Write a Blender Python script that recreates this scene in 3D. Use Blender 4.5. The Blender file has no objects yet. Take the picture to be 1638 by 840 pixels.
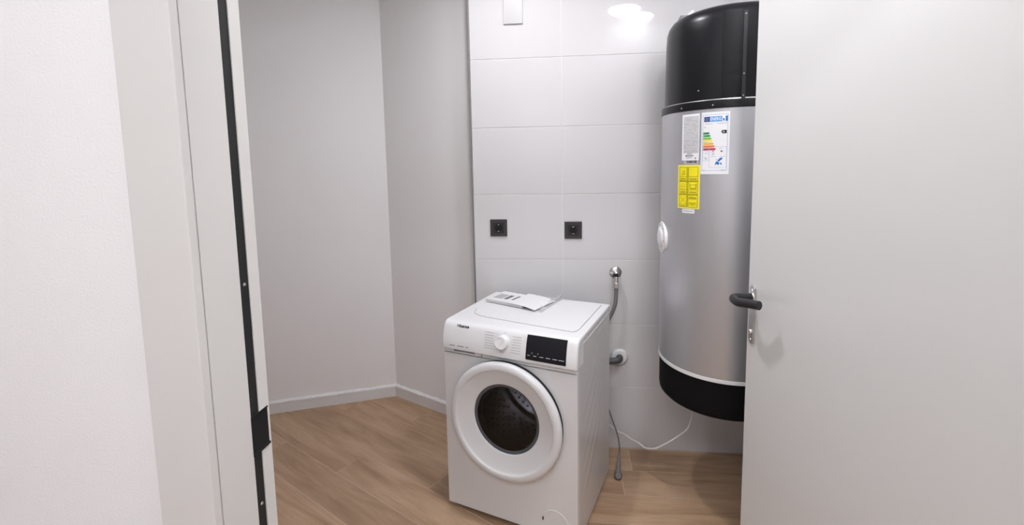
import bpy, bmesh, math, random
from mathutils import Vector, Matrix, noise
random.seed(7)
C = bpy.context.scene.collection
sc = bpy.context.scene
PI = math.pi

# ------------------------------------------------------------------ camera
cam_d = bpy.data.cameras.new('camera')
cam = bpy.data.objects.new('camera', cam_d); C.objects.link(cam); sc.camera = cam
cam_d.sensor_fit = 'HORIZONTAL'; cam_d.sensor_width = 36.0
F, PX, PY = 729.29, 839.12, 339.05
cam_d.lens = F / 1638 * 36.0
cam_d.shift_x = (819 - PX) / 1638
cam_d.shift_y = -(420 - PY) / 1638
cam_d.clip_start = 0.02
r_ = Vector((0.99471, 0.10161, -0.01501)); u_ = Vector((0.00446, 0.1033, 0.99464)); f_ = Vector((-0.10262, 0.98945, -0.1023))
cam.matrix_world = Matrix(((r_.x, u_.x, -f_.x, 0.0235), (r_.y, u_.y, -f_.y, -2.2839), (r_.z, u_.z, -f_.z, 1.48), (0, 0, 0, 1)))

# ------------------------------------------------------------------ world, exposure
w = bpy.data.worlds.new('world'); sc.world = w; w.use_nodes = True
w.node_tree.nodes['Background'].inputs[0].default_value = (0.55, 0.54, 0.53, 1)
w.node_tree.nodes['Background'].inputs[1].default_value = 0.3
sc.view_settings.view_transform = 'Standard'; sc.view_settings.look = 'None'
sc.view_settings.gamma = 1; sc.view_settings.use_curve_mapping = False
sc.view_settings.exposure = 0.90
LAMP_MAIN = 212.0     # radiance of the recessed lamp above the machine
LAMP_TWIN = 26.0      # radiance of the two-disc lamp nearer the doorway
FILL_HALL = 12.5      # radiance of the fill light added in the hallway
LAMP_COL = (0.975, 0.975, 1.02)

# ------------------------------------------------------------------ materials
def nodes(name):
    m = bpy.data.materials.new(name); m.use_nodes = True
    nt = m.node_tree
    return m, nt, nt.nodes['Principled BSDF']
def mat(name, col, rough=.5, metal=0, coat=0, spec=.5, trans=0, ior=1.45, emit=None, es=0, bump=None, var=0, coatr=.05):
    m, nt, b = nodes(name)
    b.inputs['Base Color'].default_value = (*col, 1)
    b.inputs['Roughness'].default_value = rough; b.inputs['Metallic'].default_value = metal
    b.inputs['Coat Weight'].default_value = coat; b.inputs['Coat Roughness'].default_value = coatr
    b.inputs['Specular IOR Level'].default_value = spec
    b.inputs['Transmission Weight'].default_value = trans; b.inputs['IOR'].default_value = ior
    if emit:
        b.inputs['Emission Color'].default_value = (*emit, 1); b.inputs['Emission Strength'].default_value = es
    if bump or var:
        tc = nt.nodes.new('ShaderNodeTexCoord'); n = nt.nodes.new('ShaderNodeTexNoise')
        n.inputs['Scale'].default_value = bump[0] if bump else 3; n.inputs['Detail'].default_value = 4
        nt.links.new(tc.outputs['Object'], n.inputs['Vector'])
        if bump:
            bp = nt.nodes.new('ShaderNodeBump'); bp.inputs['Strength'].default_value = bump[1]; bp.inputs['Distance'].default_value = bump[2]
            nt.links.new(n.outputs['Fac'], bp.inputs['Height']); nt.links.new(bp.outputs['Normal'], b.inputs['Normal'])
        if var:
            n2 = nt.nodes.new('ShaderNodeTexNoise'); n2.inputs['Scale'].default_value = 2.2; n2.inputs['Detail'].default_value = 3
            nt.links.new(tc.outputs['Object'], n2.inputs['Vector'])
            mx = nt.nodes.new('ShaderNodeMix'); mx.data_type = 'RGBA'
            mx.inputs[6].default_value = tuple(c * (1 - var) for c in col) + (1,); mx.inputs[7].default_value = tuple(min(1, c * (1 + var)) for c in col) + (1,)
            nt.links.new(n2.outputs['Fac'], mx.inputs[0]); nt.links.new(mx.outputs[2], b.inputs['Base Color'])
    return m
def clear(name, alpha, col, rough=.1):
    m, nt, b = nodes(name)
    b.inputs['Base Color'].default_value = (*col, 1); b.inputs['Roughness'].default_value = rough
    b.inputs['Alpha'].default_value = alpha; b.inputs['Specular IOR Level'].default_value = .8
    return m
M = {}
M['wall'] = mat('wall_paint', (.90, .892, .895), .75, bump=(260, .18, .004), var=.015)
M['ceiling'] = mat('ceiling_paint', (.80, .79, .78), .8, bump=(200, .15, .003))
M['tile'] = mat('glossy_white_tile', (.655, .65, .655), .035, spec=.5, bump=(5, .006, .008))
M['grout'] = mat('white_grout', (.80, .79, .78), .8, bump=(300, .3, .002))
M['base'] = mat('baseboard_grey_white', (.78, .765, .765), .4)
M['caulk'] = mat('white_caulk', (.86, .85, .85), .5, bump=(70, .6, .01))
M['grey_trim'] = mat('grey_trim', (.24, .23, .23), .5, metal=.2)
M['enamel'] = mat('white_enamel', (.77, .77, .775), .28, coat=.3)
M['enamel_side'] = mat('white_enamel_sheet', (.70, .695, .70), .16, coat=.4)
M['plastic'] = mat('white_plastic', (.80, .80, .805), .3)
M['door_ring'] = mat('white_door_ring', (.74, .745, .755), .3)
M['knob'] = mat('white_knob', (.86, .86, .865), .25)
M['chrome'] = mat('chrome', (.75, .74, .73), .12, metal=1)
M['satin'] = mat('satin_steel', (.62, .61, .60), .3, metal=1)
M['black_plastic'] = mat('black_plastic', (.012, .012, .015), .35, bump=(400, .08, .001))
M['black_rubber'] = mat('black_rubber', (.012, .012, .013), .6)
M['black_case'] = mat('black_case', (.006, .006, .008), .30, spec=.45, bump=(500, .1, .001))
M['black_base'] = mat('black_base', (.004, .004, .005), .7, spec=.2)
M['black_panel'] = mat('black_panel', (.003, .003, .004), .42, spec=.3)
M['handle'] = mat('anthracite_handle', (.018, .018, .02), .42)
M['display'] = mat('display_glass', (.006, .006, .010), .12)
M['print_grey'] = mat('grey_print', (.16, .16, .17), .6)
M['print_pale'] = mat('pale_print', (.42, .42, .43), .6)
M['print_dark'] = mat('dark_print', (.02, .02, .025), .6)
M['print_white'] = mat('white_print', (.62, .63, .65), .5)
M['cover_white'] = mat('cover_white', (.53, .525, .525), .35)
M['film_white'] = clear('whitened_film', .62, (.9, .9, .9), .15)  # clear film whitened; on the heater cap the white paints its glints
M['rim_grey'] = mat('rim_grey', (.085, .09, .105), .25)
M['socket'] = mat('anthracite_socket', (.040, .037, .038), .45)
M['socket_in'] = mat('anthracite_socket_insert', (.018, .017, .018), .4)
M['hole'] = mat('hole_black', (.003, .003, .003), .8)
M['hose_grey'] = mat('braided_grey_hose', (.17, .165, .165), .45, bump=(500, .6, .002))
M['drain_grey'] = mat('dark_grey_hose', (.07, .067, .067), .5)
M['cable_white'] = mat('white_cable', (.74, .73, .72), .4)
M['cable_grey'] = mat('grey_cable', (.14, .135, .135), .5)
M['plug_grey'] = mat('grey_plug', (.20, .185, .18), .45)
M['paper'] = mat('white_paper', (.80, .80, .80), .7)
M['paper_grey'] = mat('grey_paper', (.62, .61, .61), .7)
M['label_white'] = mat('white_sticker', (.83, .84, .86), .4)
M['label_silver'] = mat('silver_sticker', (.52, .52, .535), .45)
M['yellow'] = mat('yellow_sticker', (.88, .76, .015), .45)
M['yellow_pale'] = mat('pale_yellow_edge', (.90, .80, .16), .45)
M['yellow_dark'] = mat('olive_print', (.30, .25, .01), .5)
M['yellow_mid'] = mat('ochre_print', (.46, .38, .01), .5)
M['eu_blue'] = mat('eu_blue', (.02, .055, .27), .45)
M['sky_blue'] = mat('sky_blue', (.08, .33, .75), .45)
M['blue'] = mat('mid_blue', (.015, .17, .50), .45)
M['pale_blue'] = mat('pale_blue_line', (.36, .46, .62), .5)
for k, c in enumerate([(.01, .22, .07), (.02, .32, .08), (.25, .48, .06), (.88, .76, .05), (.80, .42, .05), (.78, .16, .04), (.55, .03, .02)]):
    M['energy%d' % k] = mat('energy_band_%d' % k, c, .5)
M['drum'] = mat('drum_steel', (.62, .62, .64), .22, metal=1)
M['gasket'] = mat('grey_gasket', (.07, .072, .08), .4)
M['door_paint'] = mat('door_lacquer', (.76, .765, .755), .22, bump=(300, .05, .001))
M['jamb'] = mat('jamb_lacquer', (.72, .71, .69), .35)

def silver():
    m, nt, b = nodes('brushed_silver')
    b.inputs['Base Color'].default_value = (.55, .555, .575, 1); b.inputs['Metallic'].default_value = .75; b.inputs['Roughness'].default_value = .38
    tc = nt.nodes.new('ShaderNodeTexCoord'); mp = nt.nodes.new('ShaderNodeMapping'); mp.inputs['Scale'].default_value = (300, 300, 300)
    n = nt.nodes.new('ShaderNodeTexNoise'); n.inputs['Scale'].default_value = 1; n.inputs['Detail'].default_value = 2
    bp = nt.nodes.new('ShaderNodeBump'); bp.inputs['Strength'].default_value = .08; bp.inputs['Distance'].default_value = .001
    nt.links.new(tc.outputs['Object'], mp.inputs[0]); nt.links.new(mp.outputs[0], n.inputs['Vector'])
    nt.links.new(n.outputs['Fac'], bp.inputs['Height']); nt.links.new(bp.outputs['Normal'], b.inputs['Normal'])
    return m
M['silver'] = silver()

M['film'] = clear('clear_film', .55, (.66, .66, .67), .15)
def door_glass():
    m = bpy.data.materials.new('smoked_glass'); m.use_nodes = True; nt = m.node_tree; nt.nodes.clear()
    o = nt.nodes.new('ShaderNodeOutputMaterial'); t = nt.nodes.new('ShaderNodeBsdfTransparent'); g = nt.nodes.new('ShaderNodeBsdfGlossy')
    t.inputs[0].default_value = (.52, .52, .54, 1); g.inputs['Roughness'].default_value = .04
    fr = nt.nodes.new('ShaderNodeFresnel'); fr.inputs[0].default_value = 1.45; mx = nt.nodes.new('ShaderNodeMixShader')
    nt.links.new(fr.outputs[0], mx.inputs[0]); nt.links.new(t.outputs[0], mx.inputs[1]); nt.links.new(g.outputs[0], mx.inputs[2]); nt.links.new(mx.outputs[0], o.inputs[0])
    return m
M['glass'] = door_glass()

def plank_mat():
    m, nt, b = nodes('oak_plank_tile')
    L = nt.links.new
    tc = nt.nodes.new('ShaderNodeTexCoord'); oi = nt.nodes.new('ShaderNodeObjectInfo')
    off = nt.nodes.new('ShaderNodeVectorMath'); off.operation = 'SCALE'; off.inputs[0].default_value = (13.0, 7.0, 0)
    L(oi.outputs['Random'], off.inputs['Scale'])
    add = nt.nodes.new('ShaderNodeVectorMath'); add.operation = 'ADD'; L(tc.outputs['Object'], add.inputs[0]); L(off.outputs[0], add.inputs[1])
    mp = nt.nodes.new('ShaderNodeMapping'); mp.inputs['Scale'].default_value = (1.3, 9.0, 1); L(add.outputs[0], mp.inputs[0])
    n1 = nt.nodes.new('ShaderNodeTexNoise'); n1.inputs['Scale'].default_value = 1.3; n1.inputs['Detail'].default_value = 6; n1.inputs['Roughness'].default_value = .6; n1.inputs['Distortion'].default_value = .6
    L(mp.outputs[0], n1.inputs['Vector'])
    mp2 = nt.nodes.new('ShaderNodeMapping'); mp2.inputs['Scale'].default_value = (5, 130, 1); L(add.outputs[0], mp2.inputs[0])
    n2 = nt.nodes.new('ShaderNodeTexNoise'); n2.inputs['Scale'].default_value = 1; n2.inputs['Detail'].default_value = 3; L(mp2.outputs[0], n2.inputs['Vector'])
    cr = nt.nodes.new('ShaderNodeValToRGB'); e = cr.color_ramp.elements
    e[0].position = .30; e[0].color = (.34, .215, .128, 1); e[1].position = .68; e[1].color = (.57, .395, .262, 1)
    k = e.new(.5); k.color = (.47, .312, .195, 1)
    L(n1.outputs['Fac'], cr.inputs[0])
    mx = nt.nodes.new('ShaderNodeMix'); mx.data_type = 'RGBA'; mx.blend_type = 'MULTIPLY'; mx.inputs[0].default_value = .35
    cr2 = nt.nodes.new('ShaderNodeValToRGB'); cr2.color_ramp.elements[0].position = .3; cr2.color_ramp.elements[0].color = (.76, .72, .68, 1); cr2.color_ramp.elements[1].position = .6
    L(n2.outputs['Fac'], cr2.inputs[0]); L(cr.outputs[0], mx.inputs[6]); L(cr2.outputs[0], mx.inputs[7])
    hsv = nt.nodes.new('ShaderNodeHueSaturation'); mr = nt.nodes.new('ShaderNodeMapRange'); mr.inputs[3].default_value = .93; mr.inputs[4].default_value = 1.07
    L(oi.outputs['Random'], mr.inputs[0]); L(mr.outputs[0], hsv.inputs['Value']); L(mx.outputs[2], hsv.inputs['Color']); L(hsv.outputs[0], b.inputs['Base Color'])
    b.inputs['Roughness'].default_value = .42
    bp = nt.nodes.new('ShaderNodeBump'); bp.inputs['Strength'].default_value = .12; bp.inputs['Distance'].default_value = .002; L(n2.outputs['Fac'], bp.inputs['Height']); L(bp.outputs[0], b.inputs['Normal'])
    return m
M['plank'] = plank_mat()
M['floor_grout'] = mat('beige_floor_grout', (.66, .50, .38), .8)

# ------------------------------------------------------------------ mesh helpers
def bm_new(): return bmesh.new()
def box(bm, x0, x1, y0, y1, z0, z1, bev=0, seg=2):
    t = bmesh.new(); bmesh.ops.create_cube(t, size=1)
    for v in t.verts:
        v.co = Vector(((x0 + x1) / 2 + v.co.x * (x1 - x0), (y0 + y1) / 2 + v.co.y * (y1 - y0), (z0 + z1) / 2 + v.co.z * (z1 - z0)))
    if bev: bmesh.ops.bevel(t, geom=t.edges[:], offset=bev, segments=seg, profile=.5, affect='EDGES')
    merge(bm, t)
def merge(bm, t, mtx=None):
    mp = {}
    for v in t.verts: mp[v] = bm.verts.new(mtx @ v.co if mtx else v.co)
    for f in t.faces:
        try: bm.faces.new([mp[v] for v in f.verts])
        except ValueError: pass
    t.free()
def prism(bm, pts, z0, z1, bev=0):
    """polygon pts (ccw) extruded in z"""
    t = bmesh.new()
    a = [t.verts.new((x, y, z0)) for x, y in pts]; b = [t.verts.new((x, y, z1)) for x, y in pts]; n = len(pts)
    t.faces.new(a[::-1]); t.faces.new(b)
    for i in range(n): t.faces.new((a[i], a[(i + 1) % n], b[(i + 1) % n], b[i]))
    if bev: bmesh.ops.bevel(t, geom=t.edges[:], offset=bev, segments=2, affect='EDGES')
    merge(bm, t)
def lathe(bm, prof, cx=0, cy=0, cz=0, axis='z', seg=64, closed=False):
    """prof: list of (r, h). axis 'z' -> h along +z; 'y' -> h along -y (outwards from a front)"""
    rings = []
    for r, h in prof:
        ring = []
        if r < 1e-6:
            ring = [bm.verts.new((cx, cy, cz + h) if axis == 'z' else (cx, cy - h, cz))]
        else:
            for i in range(seg):
                a = 2 * PI * i / seg
                if axis == 'z': ring.append(bm.verts.new((cx + r * math.cos(a), cy + r * math.sin(a), cz + h)))
                else: ring.append(bm.verts.new((cx + r * math.cos(a), cy - h, cz + r * math.sin(a))))
        rings.append(ring)
    m = len(rings)
    for k in range(m if closed else m - 1):
        A, B = rings[k], rings[(k + 1) % m]
        for i in range(seg):
            j = (i + 1) % seg
            if len(A) == 1 and len(B) == 1: continue
            if len(A) == 1: bm.faces.new((A[0], B[j], B[i]))
            elif len(B) == 1: bm.faces.new((A[i], A[j], B[0]))
            else: bm.faces.new((A[i], A[j], B[j], B[i]))
def smooth_path(pts, n=8):
    P = [Vector(p) for p in pts]; out = []
    for i in range(len(P) - 1):
        p0 = P[max(i - 1, 0)]; p1 = P[i]; p2 = P[i + 1]; p3 = P[min(i + 2, len(P) - 1)]
        for k in range(n):
            t = k / n
            out.append(.5 * ((2 * p1) + (-p0 + p2) * t + (2 * p0 - 5 * p1 + 4 * p2 - p3) * t * t + (-p0 + 3 * p1 - 3 * p2 + p3) * t ** 3))
    out.append(P[-1]); return out
def tube(bm, pts, rad, seg=12, caps=True):
    P = [Vector(p) for p in pts]; R = rad if isinstance(rad, (list, tuple)) else [rad] * len(P)
    rings = []; up = None
    for i, p in enumerate(P):
        d = (P[min(i + 1, len(P) - 1)] - P[max(i - 1, 0)]).normalized()
        if up is None:
            up = Vector((0, 0, 1)) if abs(d.z) < .9 else Vector((1, 0, 0))
        up = (up - d * up.dot(d)).normalized(); s = d.cross(up)
        rings.append([bm.verts.new(p + (s * math.cos(2 * PI * k / seg) + up * math.sin(2 * PI * k / seg)) * R[i]) for k in range(seg)])
    for A, B in zip(rings, rings[1:]):
        for k in range(seg): bm.faces.new((A[k], A[(k + 1) % seg], B[(k + 1) % seg], B[k]))
    if caps: bm.faces.new(rings[0][::-1]); bm.faces.new(rings[-1])
def obj(name, bm, m, parent=None, smooth=40, wn=True, **props):
    bmesh.ops.recalc_face_normals(bm, faces=bm.faces[:])
    ang = math.radians(smooth)
    for f in bm.faces: f.smooth = True
    for e in bm.edges:
        e.smooth = len(e.link_faces) == 2 and e.calc_face_angle(9) < ang
    me = bpy.data.meshes.new(name); bm.to_mesh(me); bm.free()
    me.materials.append(M[m] if isinstance(m, str) else m)
    o = bpy.data.objects.new(name, me); C.objects.link(o)
    if wn:
        wm = o.modifiers.new('weighted_normals', 'WEIGHTED_NORMAL'); wm.keep_sharp = True; wm.weight = 90
    if parent: o.parent = parent
    for k, v in props.items(): o[k] = v
    return o
def tag(o, label, cat, group=None):
    o['label'] = label; o['category'] = cat
    if group: o['group'] = group
    return o
def thing(name, label, cat, loc=(0, 0, 0), rz=0, group=None):
    o = bpy.data.objects.new(name, None); C.objects.link(o); o.location = loc; o.rotation_euler = (0, 0, rz)
    o.empty_display_size = .1
    return tag(o, label, cat, group)
def struct(name, bm, m, parent=None, **kw):
    o = obj(name, bm, m, parent, **kw)
    if not parent: o['kind'] = 'structure'
    return o
def text_geo(body, width, height=None, bold=0):
    cu = bpy.data.curves.new('t', 'FONT'); cu.body = body; cu.size = 1; cu.offset = bold; cu.resolution_u = 3
    to = bpy.data.objects.new('t', cu); C.objects.link(to)
    dg = bpy.context.evaluated_depsgraph_get(); me = bpy.data.meshes.new_from_object(to.evaluated_get(dg))
    V = [v.co.copy() for v in me.vertices]; Fc = [tuple(p.vertices) for p in me.polygons]
    bpy.data.objects.remove(to); bpy.data.curves.remove(cu); bpy.data.meshes.remove(me)
    x0 = min(v.x for v in V); x1 = max(v.x for v in V); y0 = min(v.y for v in V); y1 = max(v.y for v in V)
    s = width / (x1 - x0); sy = s if height is None else height / (y1 - y0)
    return [((v.x - x0) * s, (v.y - y0) * sy) for v in V], Fc
def put_text(bm, geo, fn):
    V, Fc = geo; vs = [bm.verts.new(fn(x, y)) for x, y in V]
    for f in Fc:
        try: bm.faces.new([vs[i] for i in f])
        except ValueError: pass

# ------------------------------------------------------------------ room shell
ZC = 2.62
TX0 = -0.478                       # left end of the tiled wall
CORN = Vector((-1.115, 0.451)); PE = Vector((TX0, 0.133)); LW = Vector((-2.9, -0.253)); YP = -1.60; XR = 1.0
def wall_prism(name, pts, z0, z1, m):
    bm = bm_new(); prism(bm, pts, z0, z1); return struct(name, bm, m, smooth=30)
def offs(a, b, d):
    n = Vector((-(b - a).y, (b - a).x)).normalized() * d
    return n
# painted wall beside the tiled wall
n1 = offs(CORN, PE, .12)
d1 = (PE - CORN).normalized(); dl = (LW - CORN).normalized(); nl = -offs(CORN, LW, .12)
outer = CORN + Vector((0, .16))
wall_prism('wall_rear_painted', [tuple(CORN), tuple(PE), (TX0, PE.y + .14), tuple(outer)], 0, ZC, 'wall')
wall_prism('wall_left', [tuple(LW), tuple(CORN), tuple(outer), (LW.x - .05, LW.y + .14)], 0, ZC, 'wall')
# boxed-out tiled wall: masonry core, tiles as children
bm = bm_new(); box(bm, TX0 + .004, XR + .1, .0020, .28, 0, ZC)
back = struct('wall_back', bm, 'grout')
TH = 1 / 3
def tile_mesh(wd, ht):
    t = bm_new(); box(t, 0, wd, 0, .0085, 0, ht, .0012, 3)
    bmesh.ops.recalc_face_normals(t, faces=t.faces[:])
    me = bpy.data.meshes.new('tile')
    for f in t.faces: f.smooth = f.calc_area() < .004
    for e in t.edges: e.smooth = len(e.link_faces) == 2 and e.calc_face_angle(9) < .7
    t.to_mesh(me); t.free(); me.materials.append(M['tile']); return me
JX = -0.022; G = .0016
cols = [(TX0 + .004, JX - G), (JX + G, XR)]
for (a, b_) in cols:
    cache = {}
    for k in range(8):
        z0 = k * TH + G + (.001 if k == 0 else 0); z1 = min((k + 1) * TH - G, ZC)
        key = round(z1 - z0, 3)
        if key not in cache: cache[key] = tile_mesh(b_ - a, z1 - z0)
        o = bpy.data.objects.new('tile', cache[key]); C.objects.link(o); o.location = (a, random.uniform(-.0003, .0002), z0); o.parent = back
bm = bm_new(); box(bm, TX0 - .0035, TX0 + .0035, -.003, .135, 0, ZC, .001)
struct('trim_1', bm, 'grey_trim')
bm = bm_new(); box(bm, XR, XR + .1, -3.6, 0, 0, ZC); struct('wall_right', bm, 'wall')
# partition with the doorway
PT = .10
JL = -0.487; HX = 0.762
bm = bm_new(); box(bm, -3.0, JL - .03, YP - PT, YP, 0, ZC); struct('wall_front', bm, 'wall')
bm = bm_new(); box(bm, JL - .03, XR, YP - PT, YP, 2.07, ZC); struct('wall_front_lintel', bm, 'wall')
bm = bm_new(); box(bm, HX + .03, XR, YP - PT, YP, 0, 2.07); struct('wall_front_pier', bm, 'wall')
bm = bm_new(); box(bm, -3.1, -3.0, -3.7, -.1, 0, ZC); struct('wall_far_left', bm, 'wall')
bm = bm_new(); box(bm, -3.0, XR, -3.7, -3.6, 0, ZC); struct('wall_hallway', bm, 'wall')
bm = bm_new(); box(bm, -3.1, XR + .1, -3.7, .65, ZC, ZC + .1); struct('ceiling', bm, 'ceiling')
# left jamb of the doorway
jp = [(JL - .03, YP - PT - .012), (JL, YP - PT - .012), (JL, -1.6425), (JL - .010, -1.6425), (JL - .010, -1.6225), (JL, -1.6225), (JL, YP + .001), (JL - .03, YP + .001)]
bm = bm_new(); prism(bm, jp, 0, 2.07); jamb = struct('trim_2', bm, 'jamb')
bm = bm_new(); box(bm, JL - .0098, JL - .001, -1.642, -1.623, .01, 2.05, .001); obj('sealing_strip', bm, 'black_rubber', jamb, label='black rubber sealing strip')
bm = bm_new(); box(bm, JL - .0008, JL + .0008, -1.6430, -1.6045, 1.022, 1.084, .0004)
box(bm, JL - .0008, JL + .0022, -1.6430, -1.6030, 1.0185, 1.0225, .0006); box(bm, JL - .0008, JL + .0018, -1.6430, -1.6035, 1.0825, 1.0850, .0006)
obj('strike_plate', bm, 'hole', jamb, label='black strike plate')
for zz in (.93, .80, 1.30):
    bm = bm_new(); lathe(bm, [(0, .0012), (.0022, .001), (.003, 0)], 0, 0, 0, seg=12); s = obj('screw', bm, 'chrome', jamb); s.rotation_euler = (0, PI / 2, 0); s.location = (JL - .0008, -1.632, zz)
# casing on the hallway side
bm = bm_new(); box(bm, JL - .085, JL - .0, YP - PT - .028, YP - PT - .0125, 0, 2.14, .003); struct('trim_3', bm, 'jamb')
bm = bm_new(); box(bm, HX + .0, HX + .03, YP - PT - .012, YP, 0, 2.07, .002); struct('trim_4', bm, 'jamb')
bm = bm_new(); box(bm, JL + .001, HX - .001, YP - PT - .012, YP - .001, 2.04, 2.07, .002); struct('trim_5', bm, 'jamb')

# baseboards
def base_run(name, a, b, nrm):
    a = Vector(a); b = Vector(b); d = (b - a).normalized(); L = (b - a).length
    pr = [(0, 0), (.013, 0), (.013, .058), (.011, .064), (0, .064)]
    def sweep(profile, wob=0, N=1):
        t = bm_new(); rings = []
        for i in range(N + 1):
            p = a + d * L * i / N; k = 1 + (wob * noise.noise(Vector((i * .37, L, 0))) if wob else 0)
            rings.append([t.verts.new((p.x + nrm.x * o * k, p.y + nrm.y * o * k, profile[0][1] + (z - profile[0][1]) * k)) for o, z in profile])
        m = len(profile)
        for A, B in zip(rings, rings[1:]):
            for j in range(m): t.faces.new((A[j], A[(j + 1) % m], B[(j + 1) % m], B[j]))
        t.faces.new(rings[0]); t.faces.new(rings[-1][::-1]); return t
    o = struct(name, sweep(pr), 'base')
    obj('caulk_bead', sweep([(0, .064), (.014, .064), (.013, .069), (.008, .073), (0, .078)], .45, 60), 'caulk', o, label='uneven white caulk bead')
nP = Vector((-d1.y, d1.x)) * -1; nL = Vector((dl.y, -dl.x)) * -1
cin = CORN + Vector((.0, -.0))
base_run('baseboard_left', LW, CORN, nL)
base_run('baseboard_rear', CORN, PE + Vector((-.004, 0)), nP)

# floor: slab with planks as children
bm = bm_new(); box(bm, -3.1, XR + .1, -3.7, .65, -.1, -.0012); floor = struct('floor', bm, 'floor_grout')
bm = bm_new(); box(bm, -3.0, XR, -3.6, YP - PT, -.0085, 0); struct('floor_hallway', bm, 'plank')
def clip(poly, p, n):
    out = []
    for i in range(len(poly)):
        a = poly[i]; b = poly[(i + 1) % len(poly)]; da = (a - p).dot(n); db = (b - p).dot(n)
        if da >= 0: out.append(a)
        if (da >= 0) != (db >= 0): out.append(a + (b - a) * (da / (da - db)))
    return out
def planks(theta, rows, starts, length, width, half, gap=.0018):
    a = Vector((math.cos(theta), math.sin(theta))); n = Vector((-a.y, a.x))
    for r, s0 in zip(rows, starts):
        for k in range(-6, 7):
            u0 = s0 + k * length; u1 = u0 + length
            P = [a * (u0 + gap) + n * (r + gap), a * (u1 - gap) + n * (r + gap), a * (u1 - gap) + n * (r + width - gap), a * (u0 + gap) + n * (r + width - gap)]
            for p, nn in half:
                P = clip(P, p, nn)
                if len(P) < 3: break
            if len(P) < 3: continue
            ar = abs(sum(P[i].cross(P[(i + 1) % len(P)]) if hasattr(P[i], 'cross') else 0 for i in range(len(P)))) / 2
            if ar < .0015: continue
            ctr = sum(P, Vector((0, 0))) / len(P)
            lp = [((q - ctr).dot(a), (q - ctr).dot(n)) for q in P]
            t = bm_new(); prism(t, lp, -.008, 0)
            o = obj('plank', t, 'plank', floor, smooth=20); o.location = (ctr.x, ctr.y, 0); o.rotation_euler = (0, 0, theta)
SA = PE; SB = Vector((-.10, -.60)); sn = Vector((-(SB - SA).y, (SB - SA).x)).normalized()   # joint between both plank fields, under the machine
if sn.x < 0: sn = -sn
up2 = Vector((0, 1))
thL = math.radians(-28.8)
rows = [-.641 + .1695 * k for k in range(-9, 9)]
st0 = {-1: -.841, -2: -1.289, 0: -.381, 1: -1.315, 2: -.865}
starts = [st0.get(k, (-.5 - .43 * (k % 3))) for k in range(-9, 9)]
half = [(CORN, nP), (CORN, nL), (Vector((0, YP)), up2), (SA - sn * .001, -sn), (Vector((-3, 0)), Vector((1, 0)))]
planks(thL, rows, starts, 1.2, .1695, half)
half = [(SA + sn * .001, sn), (Vector((0, 0.0)), -up2), (Vector((0, YP)), up2), (Vector((XR, 0)), Vector((-1, 0)))]
rowsR = [-.17 * (k + 1) - .004 for k in range(10)] 
planks(0, rowsR, [.31, .255, -.1, -.5, .27, -.1, -.6, .27, -.2, 0], 1.2, .17, half)
# doorway strip of floor between partition faces
bm = bm_new(); box(bm, JL, HX, YP - PT, YP - .001, -.0085, 0); struct('trim_6', bm, 'plank')

# ------------------------------------------------------------------ entrance door leaf, swung into the room
P0 = Vector((.598, -.760)); th = math.radians(-9.5)
dv = Vector((math.sin(th) * -1, -math.cos(th)))    # free edge -> hinge
DL = (HX - P0.x) / dv.x if abs(dv.x) > .01 else .86
DL = min(DL, .862)
ang = math.atan2(dv.y, dv.x)
leaf = bpy.data.objects.new('door_1', None); C.objects.link(leaf); leaf['kind'] = 'structure'
leaf.location = (P0.x, P0.y, 0); leaf.rotation_euler = (0, 0, ang)       # local x: towards hinge, local -y: towards the viewer/left
side = -1
bm = bm_new(); box(bm, 0, DL, .0, .04, .008, 2.035, .002); obj('door_panel', bm, 'door_paint', leaf)
# local y: normal pointing to the camera side must be -y
HZ = 1.050
bm = bm_new()
def plate(bm, x, z0, z1, hw, th_):
    pts = []
    for i in range(13):
        a = PI * i / 12; pts.append((x + hw * math.cos(a), z1 - hw + hw * math.sin(a)))
    for i in range(13):
        a = PI + PI * i / 12; pts.append((x + hw * math.cos(a), z0 + hw + hw * math.sin(a)))
    t = bm_new(); prism(t, pts, 0, th_, .0012)
    for v in t.verts: v.co = Vector((v.co.x, -v.co.z, v.co.y))
    merge(bm, t)
plate(bm, .034, .895, 1.088, .0125, .008)
hp = obj('handle_plate', bm, 'satin', leaf, label='satin steel handle plate')
bm = bm_new(); lathe(bm, [(0, .013), (.007, .013), (.0085, .011), (.0085, .007)], .034, 0, .935, 'y', 24); box(bm, .0325, .0355, -.0145, -.012, .931, .943)
obj('lock_cylinder', bm, 'chrome', hp)
for zz in (1.072, .910):
    bm = bm_new(); lathe(bm, [(0, .010), (.003, .0098), (.004, .0075)], .034, 0, zz, 'y', 16); obj('screw', bm, 'chrome', hp)
bm = bm_new()
pts = smooth_path([(.034, -.006, HZ), (.034, -.040, HZ), (.036, -.062, HZ), (.050, -.076, HZ), (.085, -.080, HZ), (.120, -.070, HZ + .006), (.155, -.056, HZ + .010)], 6)
tube(bm, pts, [.0105 + .0030 * min(1, i / 14) for i in range(len(pts))], 18)
obj('lever_handle', bm, 'handle', leaf, smooth=60, label='anthracite grey lever handle')
bm = bm_new(); lathe(bm, [(.0, .012), (.015, .012), (.016, .010), (.016, .007)], .034, 0, HZ, 'y', 28); obj('spindle_collar', bm, 'chrome', leaf)
for zz in (.25, 1.05, 1.80):
    bm = bm_new(); tube(bm, [(DL - .003, -.006, zz - .04), (DL - .003, -.006, zz + .04)], .006, 12); obj('hinge', bm, 'satin', leaf)

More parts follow.
